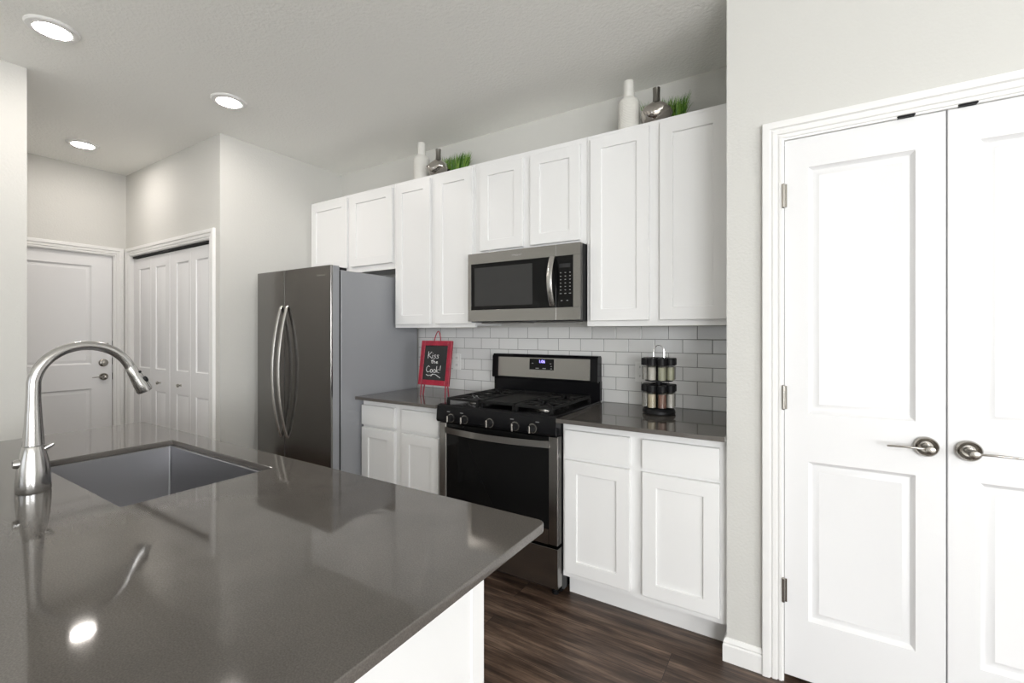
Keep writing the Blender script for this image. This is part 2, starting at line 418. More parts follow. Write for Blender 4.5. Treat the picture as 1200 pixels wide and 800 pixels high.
def hinge(parent, x, z, y):
    m = MB().lathe([(0.0, -0.047), (0.004, -0.047), (0.006, -0.044), (0.0065, -0.015), (0.0065, 0.044), (0.004, 0.047), (0.0, 0.047)], (x, y, z), 14)
    m.box(x - 0.012, x + 0.012, y + 0.003, y + 0.006, z - 0.044, z + 0.044)
    return tag(m.build('hinge', m_nickel, parent), 'satin nickel hinge')
PYF = YP + 0.004      # pantry leaf face
def pantry_leaf(name, x0, x1, hx, d, px, label):
    t = thing(name, label, 'door', (x0, PYF, 0.02), kind='structure')
    MB().slab([x0, px[0], px[1], x1], [0.022, 0.248, 0.848, 1.03, 1.955, 2.0685], {(1, 1), (1, 3)}, PYF, PYF + 0.035, MOLD, 0.0015).build('door_panel', m_door, t)
    lever(t, hx, 0.9495, PYF, d)
    return t
d4 = pantry_leaf('door_1', -0.031, 0.4275, 0.377, -1, (0.045, 0.351), 'white two panel pantry door leaf hinged at the left casing')
for z in (1.855, 1.085, 0.35): hinge(d4, -0.0345, z, YP - 0.012)
d5 = pantry_leaf('door_2', 0.4315, 0.889, 0.481, 1, (0.509, 0.813), 'white two panel pantry door leaf cut off by the frame edge')
for z in (1.855, 1.085, 0.35): hinge(d5, 0.8915, z, YP - 0.012)
for dd, cx in ((d4, 0.325), (d5, 0.478)):
    tag(MB().box(cx - 0.024, cx + 0.024, YP - 0.0115, YP + 0.02, 2.0690, 2.0755, 0.002).build('catch', m_plastic, dd), 'black roller catch at the top edge')
struct(MB().box(PX0 + 0.001, PX1 - 0.001, YP + 0.06, YP + 0.10, 0.0, PZ), 'door_backing', m_dark, 'dark pantry interior behind the door gap', 'door')  # near-black sheet paints the shade seen through the leaf gaps

# front door in the hall (faces +x)
t = thing('door_3', 'white two panel front door at the end of the hall', 'door', (-5.115, 0, 0), rz=PI / 2, kind='structure', local=True)
MB().slab([DY0 + 0.004, 0.765, 1.394, DY1 - 0.006], [0.01, 0.24, 0.856, 1.064, 1.908, DZ - 0.004], {(1, 1), (1, 3)}, 0.0, 0.044, MOLD).build('door_panel', m_door, t)
lever(t, 1.472, 0.951, 0.0, -1, 0.085, 0.031)
mb = MB().lathe([(0.033, 0.002), (0.033, -0.006), (0.026, -0.012), (0.018, -0.014), (0.0, -0.014)], (1.472, 0, 1.072), 28, 'Y')
mb.box(1.469, 1.475, -0.026, -0.010, 1.058, 1.086, 0.002)
tag(mb.build('deadbolt', m_nickel, t), 'satin nickel deadbolt')
mb = MB().box(1.455, 1.505, -0.012, 0.002, 1.222, 1.245, 0.004); mb.lathe([(0.007, 0), (0.007, -0.02), (0.0, -0.022)], (1.478, -0.008, 1.234), 14, 'Y')
tag(mb.build('door_guard', m_nickel, t), 'small nickel guard latch')
for z in (1.234, 1.085, 0.951): tag(MB().box(DY1 - 0.004, DY1 + 0.004, -0.006, 0.006, z - 0.03, z + 0.03, 0.001).build('strike_plate', m_plastic, t), 'dark strike plate on the door edge')
struct(MB().box(-5.219, -5.17, DY0 + 0.001, DY1 - 0.001, 0, DZ - 0.001), 'door_stop', m_dark, 'dark gap behind the front door', 'door')  # black slab in place of the shade around the front door's edges

# bifold closet: two folding pairs
lw = (BX1 - BX0 - 0.016) / 4
pan = [(-4.873, -4.66), (-4.545, -4.36), (-4.165, -3.965), (-3.845, -3.655)]
for pr in range(2):
    x0 = BX0 + 0.006 + pr * (2 * lw + 0.004)
    t = thing('door_%d' % (4 + pr), ['left folding pair of the white bifold closet door', 'right folding pair of the white bifold closet door beside the refrigerator wall'][pr], 'door', (x0, 1.65, 0.02), kind='structure')
    for l in range(2):
        k = pr * 2 + l; a = x0 + l * lw; p = pan[k]
        MB().slab([a + 0.001, p[0], p[1], a + lw - 0.001], [0.02, 0.12, 0.845, 1.03, 1.888, BZ - 0.026], {(1, 1), (1, 3)}, 1.648, 1.680, [(0.004, 0.006), (0.012, 0.008), (0.03, 0.002)]).build('leaf', m_door, t)
    kx = (-4.455, -4.085)[pr]
    tag(MB().lathe([(0.009, 0), (0.006, -0.012), (0.013, -0.020), (0.0135, -0.027), (0.009, -0.032), (0, -0.033)], (kx, 1.6485, 0.92), 18, 'Y').build('door_knob', m_nickel, t), 'small nickel knob')
mb = MB().box(BX0, BX1, 1.64, 1.70, BZ - 0.018, BZ - 0.0005)
struct(mb, 'trim_4', m_dark, 'dark bifold track under the closet head casing', 'trim')

# ------------------------------------------------------------------ cabinets
SHAK = [(0.0015, 0.002), (0.002, 0.0085), (0.0035, 0.0095)]
def shaker(mb, x0, x1, z0, z1, y0, th=0.02, rail=0.062):
    return mb.slab([x0, x0 + rail, x1 - rail, x1], [z0, z0 + rail, z1 - rail, z1], {(1, 1)}, y0, y0 + th, SHAK)
def frame_boards(mb, x0, x1, y, z0, z1, e, rails):
    for a, c in ((x0, e[0]), (e[1], e[2]), (e[3], x1)): mb.box(a, c, y, y + 0.0195, z0, z1)
    for a, c in ((e[0], e[1]), (e[2], e[3])):
        for r0, r1 in rails: mb.box(a, c, y, y + 0.0195, r0, r1)
YU = 2.315      # upper door face
YUF = 2.337     # upper face frame
ZU = 2.409      # upper cabinet top
def upper(name, x0, x1, z0, doors, zd0, zd1, label, mullion):
    t = thing(name, label, 'cabinet', (x0, YUF, z0), 'white wall cabinets along the back wall')
    b = MB().box(x0, x1, YUF + 0.019, YB - 0.001, z0 + 0.012, ZU)
    b.build('carcass', m_cab, t)
    f = MB()
    frame_boards(f, x0, x1, YUF, z0, ZU, [x0 + 0.035, mullion - 0.03, mullion + 0.03, x1 - 0.035], [(z0, z0 + 0.045), (ZU - 0.045, ZU)])
    f.build('face_frame', m_cab, t)
    for a, c in doors: shaker(MB(), a, c, zd0, zd1, YU).build('door', m_cab, t)
    return t
upper('wall_cabinet', -3.438, -2.449, 1.797, [(-3.405, -2.96), (-2.915, -2.463)], 1.84, 2.385, 'short white wall cabinet above the refrigerator', -2.938)
upper('wall_cabinet', -2.446, -1.729, 1.368, [(-2.426, -2.10), (-2.052, -1.742)], 1.392, 2.385, 'tall white wall cabinet above the chalkboard sign', -2.076)
upper('wall_cabinet', -1.727, -0.968, 1.823, [(-1.682, -1.368), (-1.318, -1.003)], 1.846, 2.375, 'short white wall cabinet above the microwave', -1.343)
upper('wall_cabinet', -0.966, -0.236, 1.368, [(-0.942, -0.626), (-0.572, -0.262)], 1.397, 2.385, 'tall white wall cabinet above the spice rack', -0.599)

YD = 2.045      # base door face
YF = 2.066
def lower(name, x0, x1, cells, label, mullion):
    t = thing(name, label, 'cabinet', (x0, YF, 0), 'white base cabinets along the back wall')
    MB().box(x0, x1, YF + 0.019, YB - 0.002, 0.125, 0.893).build('carcass', m_cab, t)
    f = MB()
    frame_boards(f, x0, x1, YF, 0.118, 0.893, [x0 + 0.035, mullion - 0.04, mullion + 0.04, x1 - 0.035], [(0.118, 0.16), (0.69, 0.73), (0.842, 0.893)])
    f.build('face_frame', m_cab, t)
    MB().box(x0, x1, 2.142, 2.16, 0.0, 0.126).build('toe_kick', m_cab, t)
    for a, c in cells:
        MB().box(a, c, YD, YD + 0.0205, 0.722, 0.852, 0.003, 2).build('drawer', m_cab, t)
        shaker(MB(), a, c, 0.147, 0.704, YD).build('door', m_cab, t)
    return t
lower('base_cabinet', -2.466, -1.762, [(-2.462, -2.155), (-2.09, -1.786)], 'white base cabinet between the refrigerator and the range', -2.122)
lower('base_cabinet', -0.982, -0.236, [(-0.967, -0.640), (-0.583, -0.262)], 'white base cabinet below the spice rack', -0.611)
o = MB().box(-2.452, -1.757, 1.985, YB - 0.0095, 0.894, 0.914, 0.002, 2).build('countertop', m_quartz, None, (-2.1, 2.3, 0.894))
tag(o, 'short grey quartz countertop under the chalkboard sign', 'countertop')
o = MB().box(-0.985, -0.2345, 1.985, YB - 0.0095, 0.894, 0.914, 0.002, 2).build('countertop', m_quartz, None, (-0.6, 2.3, 0.894))
tag(o, 'grey quartz countertop under the spice rack', 'countertop')

# ------------------------------------------------------------------ island
def rounded(x0, x1, y0, y1, r, n=6):
    P = []
    for cx, cy, a0 in ((x1 - r, y1 - r, 0), (x0 + r, y1 - r, 90), (x0 + r, y0 + r, 180), (x1 - r, y0 + r, 270)):
        for k in range(n + 1):
            a = math.radians(a0 + 90 * k / n); P.append((cx + r * math.cos(a), cy + r * math.sin(a)))
    return P
IX0, IX1, IY0, IY1 = -2.60, -0.466, -0.16, 0.895
SX0, SX1, SY0, SY1 = -2.06, -1.37, 0.427, 0.80
cu = bpy.data.curves.new('slab', 'CURVE'); cu.dimensions = '2D'; cu.fill_mode = 'BOTH'
cu.extrude = 0.008; cu.bevel_depth = 0.002; cu.bevel_resolution = 2; cu.offset = -0.002
for P in (rounded(IX0, IX1, IY0, IY1, 0.022), rounded(SX0, SX1, SY0, SY1, 0.008)[::-1]):
    s = cu.splines.new('POLY'); s.points.add(len(P) - 1); s.use_cyclic_u = True
    for p, q in zip(s.points, P): p.co = (q[0], q[1], 0, 1)
co = bpy.data.objects.new('slab_source', cu); COL.objects.link(co)
bpy.context.view_layer.update()
me = bpy.data.meshes.new_from_object(co.evaluated_get(bpy.context.evaluated_depsgraph_get()))
bpy.data.objects.remove(co); bpy.data.curves.remove(cu)
me.materials.clear(); me.materials.append(m_quartz); me.name = 'island_countertop'
o = bpy.data.objects.new('island_countertop', me); COL.objects.link(o); o.location = (0, 0, 0.904)
tag(o, 'large glossy grey quartz island countertop with a sink cutout', 'countertop')
t = thing('kitchen_island', 'white kitchen island base under the large grey countertop', 'island', (-1.55, 0.4, 0))
EX1 = -0.603; EY1 = 0.842; EX0 = -2.56
mb = MB().box(EX1 - 0.019, EX1, 0.02, EY1, 0.0, 0.8935, 0.001)
mb.build('end_panel', m_cab, t)
MB().box(EX1 - 0.001, EX1 + 0.004, EY1 - 0.045, EY1, 0.0, 0.8935, 0.001).build('corner_stile', m_cab, t)
MB().box(EX0, EX0 + 0.019, 0.02, EY1, 0.0, 0.8935, 0.001).build('end_panel', m_cab, t)
MB().box(EX0 + 0.019, EX1 - 0.019, 0.02, 0.04, 0.0, 0.8935).build('back_panel', m_cab, t)
MB().box(EX0 + 0.019, EX1 - 0.019, EY1 - 0.02, EY1 - 0.001, 0.115, 0.8935).build('face_frame', m_cab, t)
MB().box(EX0 + 0.019, EX1 - 0.019, EY1 - 0.09, EY1 - 0.075, 0.0, 0.115).build('toe_kick', m_cab, t)
# undermount sink
mb = MB(); g = 0.012; zt = 0.8938; zb = 0.69; r = 0.03
rings = [(rounded(SX0 - 0.03, SX1 + 0.03, SY0 - 0.03, SY1 + 0.018, 0.02), zt - 0.003), (rounded(SX0 - 0.03, SX1 + 0.03, SY0 - 0.03, SY1 + 0.018, 0.02), zt),
         (rounded(SX0 + 0.006, SX1 - 0.006, SY0 + 0.006, SY1 - 0.006, 0.006), zt), (rounded(SX0 + 0.0075, SX1 - 0.0075, SY0 + 0.0075, SY1 - 0.0075, 0.006), zt - 0.002),
         (rounded(SX0 + 0.009, SX1 - 0.009, SY0 + 0.009, SY1 - 0.009, 0.008), zb + 0.02), (rounded(SX0 + 0.013, SX1 - 0.013, SY0 + 0.013, SY1 - 0.013, 0.012), zb + 0.006),
         (rounded(SX0 + 0.025, SX1 - 0.025, SY0 + 0.025, SY1 - 0.025, 0.03), zb)]
for (A, za), (B, zb_) in zip(rings, rings[1:]):
    for k in range(len(A)):
        j = (k + 1) % len(A); mb.q([(*A[k], za), (*A[j], za), (*B[j], zb_), (*B[k], zb_)])
mb.q([(*p, zb) for p in rings[-1][0]])
so = mb.build('sink', m_sink, None, ((SX0 + SX1) / 2, (SY0 + SY1) / 2, zb))
tag(so, 'undermount stainless steel sink basin set in the island', 'sink')
tag(MB().lathe([(0.045, 0.002), (0.043, 0.004), (0.034, 0.003), (0.030, -0.006), (0.0, -0.008)], ((SX0 + SX1) / 2, 0.61, zb), 28, caps=False).build('drain', m_chrome, so), 'chrome drain')

# faucet
FX, FY = -1.705, 0.348
t = thing('kitchen_faucet', 'brushed steel gooseneck pull-down faucet standing behind the sink', 'faucet', (FX, FY, 0.914))
MB().lathe([(0.0, 0.0003), (0.0335, 0.0003), (0.0345, 0.004), (0.034, 0.03), (0.032, 0.06), (0.0285, 0.085), (0.0245, 0.105), (0.0215, 0.117), (0.0205, 0.1195), (0.0, 0.1195)], (FX, FY, 0.914), 40).build('base', m_faucet, t)
sp = [(FX, FY, 0.914 + z) for z in (0.1215, 0.15, 0.18, 0.215, 0.25)]
rr = [0.0213, 0.0198, 0.0180, 0.0160, 0.0145]
R0 = 0.106; cz = 1.190; 
for k in range(1, 25):
    a = PI - math.radians(157) * k / 24
    sp.append((FX, FY + R0 + R0 * math.cos(a), cz + R0 * math.sin(a))); rr.append(0.0143 - 0.0013 * min(1, k / 10))
MB().tube(sp, rr, 24).build('spout', m_faucet, t)
e = Vector(sp[-1]); dr = (Vector(sp[-1]) - Vector(sp[-2])).normalized()
hp = [e + dr * d for d in (0.0, 0.004, 0.006, 0.03, 0.06, 0.083, 0.088)]
sh = MB().tube(hp, [0.0133, 0.0133, 0.0140, 0.0158, 0.0190, 0.0208, 0.0195], 24).build('spray_head', m_faucet, t)
side = dr.cross(Vector((1, 0, 0))).normalized()       # outer side of the spray head
if side.y < 0: side = -side
out = (side * 0.75 + Vector((0.66, 0, 0))).normalized()
for d, rb, L_ in ((0.026, 0.0050, 0.004), (0.053, 0.0062, 0.009)):
    c = e + dr * d + out * (0.0148 + (d - 0.026) * 0.13)
    b = MB().tube([c - dr * L_, c - dr * L_ * 0.4, c + dr * L_ * 0.4, c + dr * L_], [rb * 0.6, rb, rb, rb * 0.6], 12)
    tag(b.build('button', m_plastic, sh), 'black spray button')
hl = MB().tube([(FX + 0.006, FY + 0.012, 0.914 + 0.108), (FX + 0.008, FY + 0.020, 0.914 + 0.110), (FX + 0.011, FY + 0.028, 0.914 + 0.1155), (FX + 0.014, FY + 0.036, 0.914 + 0.121)], [0.0075, 0.007, 0.0062, 0.0045], 14)
hl.build('handle', m_faucet, t)
hl = MB().tube([(FX, FY - 0.02, 0.914 + 0.078), (FX, FY - 0.033, 0.914 + 0.078), (FX, FY - 0.038, 0.914 + 0.078)], [0.012, 0.0115, 0.009], 18)
hl.build('valve_hub', m_faucet, t)

# ------------------------------------------------------------------ refrigerator
t = thing('refrigerator', 'dark stainless side by side refrigerator in the wall alcove', 'refrigerator', (-2.90, 2.2, 0))
FX0, FX1, FYD = -3.325, -2.484, 1.826
MB().box(FX0 + 0.004, FX1, 1.902, 2.60, 0.05, 1.738, 0.004).build('body', m_fridge_side, t)
MB().box(FX0 + 0.02, FX1 - 0.02, 1.93, 2.55, 0.0, 0.05).build('base_grille', m_plastic, t)
MB().box(FX0 + 0.01, FX1 - 0.006, 1.889, 1.903, 0.07, 1.735).build('door_gasket', m_plastic, t)
SPL = -2.985
for x0, x1, hx, logo in ((FX0, SPL - 0.003, SPL - 0.036, 0), (SPL + 0.003, FX1, SPL + 0.036, 1)):
    dr_ = MB().box(x0, x1, FYD, FYD + 0.016, 0.06, 1.764, 0.005, 3).build('door', m_fridge, t)
    MB().box(x0 + 0.001, x1 - 0.001, FYD + 0.015, 1.890, 0.061, 1.763, 0.002).build('door_side', m_fridge_side, dr_)
    def bow(k):
        z = 0.625 + (1.505 - 0.625) * k; b = 1 - (2 * k - 1) ** 2
        return (hx, FYD - 0.008 - 0.060 * b, z)
    h = MB().tube([(hx, FYD + 0.001, 0.617)] + arc(bow, 28) + [(hx, FYD + 0.001, 1.513)], 0.0125, 12, True, (0.95, 0.7))
    h.build('handle', m_steel_v, dr_)
    if logo:
        text('Whirlpool', 0.020, facing_front(-2.585, FYD - 0.0004, 1.703), 'lettering', m_steel_v, dr_, 0.0003)
hc = MB().box(FX1 - 0.13, FX1 - 0.015, 1.85, 1.96, 1.738, 1.758, 0.004)
hc.build('hinge_cover', m_plastic, t)

# ------------------------------------------------------------------ microwave
t = thing('microwave', 'stainless over-the-range microwave mounted above the stove', 'microwave', (-1.35, 2.4, 1.40))
MX0, MX1, MY = -1.727, -0.972, 2.255
MB().box(MX0 + 0.002, MX1, MY + 0.032, YB - 0.012, 1.398, 1.820, 0.002).build('body', m_plastic, t)
dx = -1.118
mb = MB()
mb.box(MX0, MX1, MY, MY + 0.03, 1.755, 1.820, 0.002, 2)
mb.box(MX0, MX1, MY, MY + 0.03, 1.402, 1.472, 0.002, 2)
mb.box(MX0, MX0 + 0.024, MY, MY + 0.03, 1.472, 1.755)
mb.box(-1.014, MX1, MY, MY + 0.03, 1.472, 1.755)
mb.build('front_frame', m_steel, t)
d_ = MB().box(MX0 + 0.022, dx - 0.001, MY + 0.003, MY + 0.03, 1.470, 1.757, 0.001).build('door', m_glass_black, t)
MB().box(MX0 + 0.05, dx - 0.15, MY + 0.0015, MY + 0.0032, 1.495, 1.730).build('window', mat('dark mesh window', (0.028, 0.028, 0.028), 0.12), d_)
k_ = MB().box(dx + 0.001, -1.012, MY + 0.003, MY + 0.03, 1.470, 1.757, 0.001).build('control_panel', m_glass_black, t)
for z0, z1 in ((1.404, 1.470), (1.757, 1.819)): MB().box(dx - 0.001, dx + 0.0005, MY - 0.0004, MY + 0.002, z0, z1).build('door_seam', m_chrome, t)
for r in range(7):
    for c in range(3):
        w = 0.004 if r < 6 else 0.006
        MB().box(-1.090 + c * 0.028 - w, -1.090 + c * 0.028 + w, MY + 0.0022, MY + 0.0032, 1.662 - r * 0.019 - 0.0018, 1.662 - r * 0.019 + 0.0018).build('key', m_print, k_)
for c in range(2): MB().box(-1.084 + c * 0.034 - 0.005, -1.084 + c * 0.034 + 0.005, MY + 0.0022, MY + 0.0032, 1.507, 1.511).build('key', m_print, k_)
MB().box(-1.098, -1.032, MY + 0.0018, MY + 0.0032, 1.690, 1.712).build('display', mat('unlit display', (0.02, 0.02, 0.022), 0.2), k_)
def mbow(k):
    z = 1.485 + (1.752 - 1.485) * k; b = 1 - (2 * k - 1) ** 2
    return (dx - 0.018, MY - 0.010 - 0.036 * b, z)
MB().tube([(dx - 0.018, MY + 0.004, 1.483)] + arc(mbow, 20) + [(dx - 0.018, MY + 0.004, 1.754)], 0.0165, 14, True, (1.0, 0.4)).build('handle', m_steel_v, d_)
text('Whirlpool', 0.016, facing_front(-1.372, MY - 0.0004, 1.787), 'lettering', m_chrome, t, 0.0003)
for x in (-1.70, -1.30): MB().box(x, x + 0.30, 2.36, 2.52, 1.392, 1.3985, 0.002).build('grease_filter', m_steel, t)

# ------------------------------------------------------------------ gas range
t = thing('gas_range', 'black and stainless gas range below the microwave', 'stove', (-1.37, 2.3, 0))
RX0, RX1 = -1.7535, -0.9885; RY = 2.015
MB().box(RX0 + 0.002, RX1 - 0.002, RY + 0.048, 2.62, 0.03, 0.905, 0.002).build('body', m_black, t)
for x in (RX0 + 0.05, RX1 - 0.05):
    for y in (2.09, 2.55): MB().lathe([(0.018, 0.0), (0.018, 0.008), (0.01, 0.01), (0.01, 0.032)], (x, y, 0.0), 12).build('levelling_foot', m_plastic, t)
MB().box(RX0, RX1, RY, RY + 0.05, 0.062, 0.262, 0.004, 2).build('storage_drawer', m_steel, t)
d_ = MB().box(RX0, RX0 + 0.052, RY, RY + 0.045, 0.277, 0.816, 0.003).box(RX1 - 0.052, RX1, RY, RY + 0.045, 0.277, 0.816, 0.003)
d_.box(RX0 + 0.052, RX1 - 0.052, RY, RY + 0.045, 0.277, 0.352).build('oven_door', m_steel, t)
od = [c for c in t.children if c.name.startswith('oven_door')][0]
MB().box(RX0 + 0.051, RX1 - 0.051, RY + 0.003, RY + 0.044, 0.351, 0.812, 0.002).build('window', m_glass_black, od)
def hb(k):
    x = RX0 + 0.046 + (RX1 - RX0 - 0.092) * k; b = 1 - (2 * k - 1) ** 2
    return (x, RY - 0.006 - 0.044 * b, 0.776)
mb = MB(); P = arc(hb, 28)
for (x, y, z), (x2, y2, z2) in zip(P, P[1:]):
    for q in ([(x, y, z - 0.017), (x2, y2, z - 0.017), (x2, y2, z + 0.017), (x, y, z + 0.017)], [(x, y + 0.014, z + 0.015), (x2, y2 + 0.014, z + 0.015), (x2, y2 + 0.014, z - 0.015), (x, y + 0.014, z - 0.015)],
              [(x, y, z + 0.017), (x2, y2, z + 0.017), (x2, y2 + 0.014, z + 0.015), (x, y + 0.014, z + 0.015)], [(x, y + 0.014, z - 0.015), (x2, y2 + 0.014, z - 0.015), (x2, y2, z - 0.017), (x, y, z - 0.017)]): mb.q(q)
for p in (P[0], P[-1]): mb.q([(p[0], p[1], p[2] - 0.017), (p[0], p[1], p[2] + 0.017), (p[0], p[1] + 0.014, p[2] + 0.015), (p[0], p[1] + 0.014, p[2] - 0.015)])
mb.build('handle', m_steel, od)
# control panel, slightly sloped
mb = MB(); A = [(1.998, 0.822), (1.990, 0.835), (1.994, 0.885), (2.000, 0.912), (2.012, 0.921), (2.075, 0.921), (2.075, 0.822)]
for (y, z), (y2, z2) in zip(A, A[1:] + A[:1]): mb.q([(RX0, y, z), (RX1, y, z), (RX1, y2, z2), (RX0, y2, z2)])
mb.q([(RX0, y, z) for y, z in A]); mb.q([(RX1, y, z) for y, z in A])
cp = mb.build('control_panel', m_black, t)
for x in (-1.640, -1.545, -1.375, -1.217, -1.115):
    kn = MB().lathe([(0.0235, 0.002), (0.0235, -0.006), (0.020, -0.008), (0.019, -0.030), (0.017, -0.033), (0.0, -0.033)], (x, 1.992, 0.852), 28, 'Y')
    ko = kn.build('knob', m_plastic, cp)
    g_ = MB().box(x - 0.0045, x + 0.0045, 1.948, 1.962, 0.834, 0.870, 0.002); g_.lathe([(0.0242, -0.004), (0.0242, -0.008), (0.021, -0.0085)], (x, 1.992, 0.852), 28, 'Y', False)
    tag(g_.build('knob_grip', m_nickel, ko), 'satin metal grip and ring')
for x in (-1.66, -1.565, -1.235, -1.085): MB().box(x - 0.016, x + 0.004, 1.9922, 1.9945, 0.8835, 0.8865).build('knob_print', m_print, cp)
# cooktop
MB().box(RX0, RX1, 2.02, 2.60, 0.904, 0.9225, 0.003, 2).build('cooktop', m_black, t)
for x, y, r in ((-1.60, 2.17, 0.045), (-1.60, 2.43, 0.036), (-1.14, 2.17, 0.05), (-1.14, 2.43, 0.036), (-1.37, 2.30, 0.038)):
    bo = MB().lathe([(r, 0.0), (r, 0.007), (r * 0.85, 0.011), (r * 0.8, 0.011)], (x, y, 0.9225), 28).build('burner', m_nickel, t)
    MB().lathe([(r * 0.78, 0.011), (r * 0.78, 0.017), (r * 0.6, 0.019), (0, 0.019)], (x, y, 0.9225), 28).build('burner_cap', m_iron, bo)
def grate(x0, x1, fingers):
    mb = MB(); y0, y1, z0, z1, w = 2.045, 2.535, 0.942, 0.957, 0.006
    for y in (y0, (y0 + y1) / 2, y1): mb.box(x0, x1, y - w, y + w, z0, z1, 0.002)
    for x in (x0 + w, x1 - w): mb.box(x - w, x + w, y0, y1, z0, z1, 0.002)
    for cy in (2.17, 2.43):
        cx = (x0 + x1) / 2
        for a in range(fingers):
            an = 2 * PI * a / fingers + 0.0
            dx_, dy_ = math.cos(an), math.sin(an)
            s_ = min(((x1 - x0) / 2 - w) / max(abs(dx_), 1e-3), 0.118 / max(abs(dy_), 1e-3))
            mb.tube([(cx + dx_ * 0.028, cy + dy_ * 0.028, z1 - 0.004), (cx + dx_ * s_, cy + dy_ * s_, z1 - 0.006)], 0.006, 6)
    for x in (x0 + w, x1 - w):
        for y in (y0, y1): mb.box(x - 0.007, x + 0.007, y - 0.007, y + 0.007, 0.9226, z0 + 0.002)
    return mb
grate(-1.715, -1.495, 8).build('grate', m_iron, t)
grate(-1.250, -1.030, 8).build('grate', m_iron, t)
mb = MB().box(-1.487, -1.258, 2.045, 2.535, 0.942, 0.953, 0.003)
for a in (-1.487, -1.266): mb.box(a, a + 0.008, 2.045, 2.535, 0.950, 0.959, 0.001)
for a in (2.045, 2.527): mb.box(-1.487, -1.258, a, a + 0.008, 0.950, 0.959, 0.001)
for x in (-1.475, -1.27):
    for y in (2.06, 2.52): mb.box(x - 0.007, x + 0.007, y - 0.007, y + 0.007, 0.9226, 0.944)
mb.build('griddle', m_iron, t)
# backguard
bg = MB().box(RX0, RX1, 2.585, 2.625, 0.92, 1.04, 0.003).build('backguard', m_black, t)
mb = MB(); A = [(2.572, 1.030), (2.555, 1.037), (2.562, 1.176), (2.575, 1.192), (2.612, 1.192), (2.626, 1.180), (2.626, 1.030)]
for (y, z), (y2, z2) in zip(A, A[1:] + A[:1]): mb.q([(RX0 + 0.004, y, z), (RX1 - 0.004, y, z), (RX1 - 0.004, y2, z2), (RX0 + 0.004, y2, z2)])
mb.q([(RX0 + 0.004, y, z) for y, z in A]); mb.q([(RX1 - 0.004, y, z) for y, z in A])
cs = mb.build('console', m_black, bg)
def slope_box(x0, x1, z0, z1, d):
    f = lambda z: 2.555 + (z - 1.037) * (0.007 / 0.139)
    mb = MB(); a = [(x0, f(z0) - d, z0), (x1, f(z0) - d, z0), (x1, f(z1) - d, z1), (x0, f(z1) - d, z1)]
    b = [(p[0], p[1] + d + 0.003, p[2]) for p in a]
    mb.q(a); mb.q(b[::-1])
    for k in range(4): mb.q([a[(k + 1) % 4], a[k], b[k], b[(k + 1) % 4]])
    return mb
slope_box(-1.700, -1.040, 1.045, 1.172, 0.0015).build('steel_fascia', m_steel, bg)
slope_box(-1.458, -1.282, 1.096, 1.166, 0.003).build('clock_panel', m_glass_black, bg)
f = lambda z: 2.555 + (z - 1.037) * (0.007 / 0.139) - 0.0034
text('1:06', 0.026, facing_front(-1.367, f(1.150), 1.148), 'clock_digits', m_lcd, bg, 0.0003)
for x, z, w in ((-1.435, 1.136, 0.006), (-1.40, 1.105, 0.012), (-1.35, 1.105, 0.012), (-1.305, 1.136, 0.005), (-1.30, 1.120, 0.004), (-1.30, 1.105, 0.005)):
    MB().box(x - w, x + w, f(z) - 0.0003, f(z) + 0.001, z - 0.002, z + 0.002).build('panel_print', m_print, bg)

# ------------------------------------------------------------------ chalkboard easel
CX0, CX1 = -2.158, -1.893; CYB, CYT, CZB, CZT = 2.268, 2.309, 0.985, 1.279
t = thing('chalkboard_sign', 'small red framed chalkboard easel with chalk writing on the countertop by the refrigerator', 'sign', ((CX0 + CX1) / 2, CYB, 0.914))
ang = math.atan2(CYT - CYB, CZT - CZB); hgt = math.hypot(CYT - CYB, CZT - CZB)
ML = Matrix.Translation((CX0, CYB, CZB)) @ Matrix.Rotation(-ang, 4, 'X')
w_ = CX1 - CX0; b_ = 0.033
mb = MB()
for bx in ((0, b_, 0, hgt), (w_ - b_, w_, 0, hgt), (b_, w_ - b_, 0, b_ * 1.05), (b_, w_ - b_, hgt - b_, hgt)): mb.box(bx[0], bx[1], -0.007, 0.010, bx[2], bx[3], 0.002)
mb.xf(ML).build('frame', m_red, t)
MB().box(b_ - 0.001, w_ - b_ + 0.001, -0.001, 0.006, b_ - 0.001, hgt - b_ + 0.001).xf(ML).build('board', m_board, t)
LET = {'K': (0.62, [[(0, 0), (0.04, 1)], [(0.5, 0.95), (0.06, 0.45), (0.58, 0.0)]]),
       'i': (0.22, [[(0.05, 0), (0.05, 0.5)], [(0.05, 0.70), (0.07, 0.78)]]),
       's': (0.42, [[(0.34, 0.47), (0.15, 0.52), (0.06, 0.40), (0.28, 0.24), (0.28, 0.08), (0.02, 0.04)]]),
       't': (0.42, [[(0.16, 0.9), (0.12, 0.15), (0.24, 0.0)], [(0, 0.58), (0.34, 0.60)]]),
       'h': (0.42, [[(0.02, 1), (0.0, 0)], [(0.0, 0.3), (0.16, 0.5), (0.27, 0.36), (0.28, 0)]]),
       'e': (0.42, [[(0.02, 0.27), (0.3, 0.3), (0.22, 0.5), (0.06, 0.42), (0.02, 0.16), (0.16, 0), (0.33, 0.1)]]),
       'C': (0.62, [[(0.52, 0.84), (0.32, 1), (0.08, 0.72), (0.04, 0.35), (0.22, 0.02), (0.54, 0.14)]]),
       'o': (0.46, [[(0.18 + 0.17 * math.cos(a * PI / 5), 0.25 + 0.24 * math.sin(a * PI / 5)) for a in range(11)]]),
       'k': (0.44, [[(0.02, 1), (0.0, 0)], [(0.30, 0.52), (0.03, 0.25), (0.34, 0.0)]]),
       '!': (0.2, [[(0.14, 1.1), (0.08, 0.35)], [(0.06, 0.02), (0.065, 0.08)]])}
mb = MB()
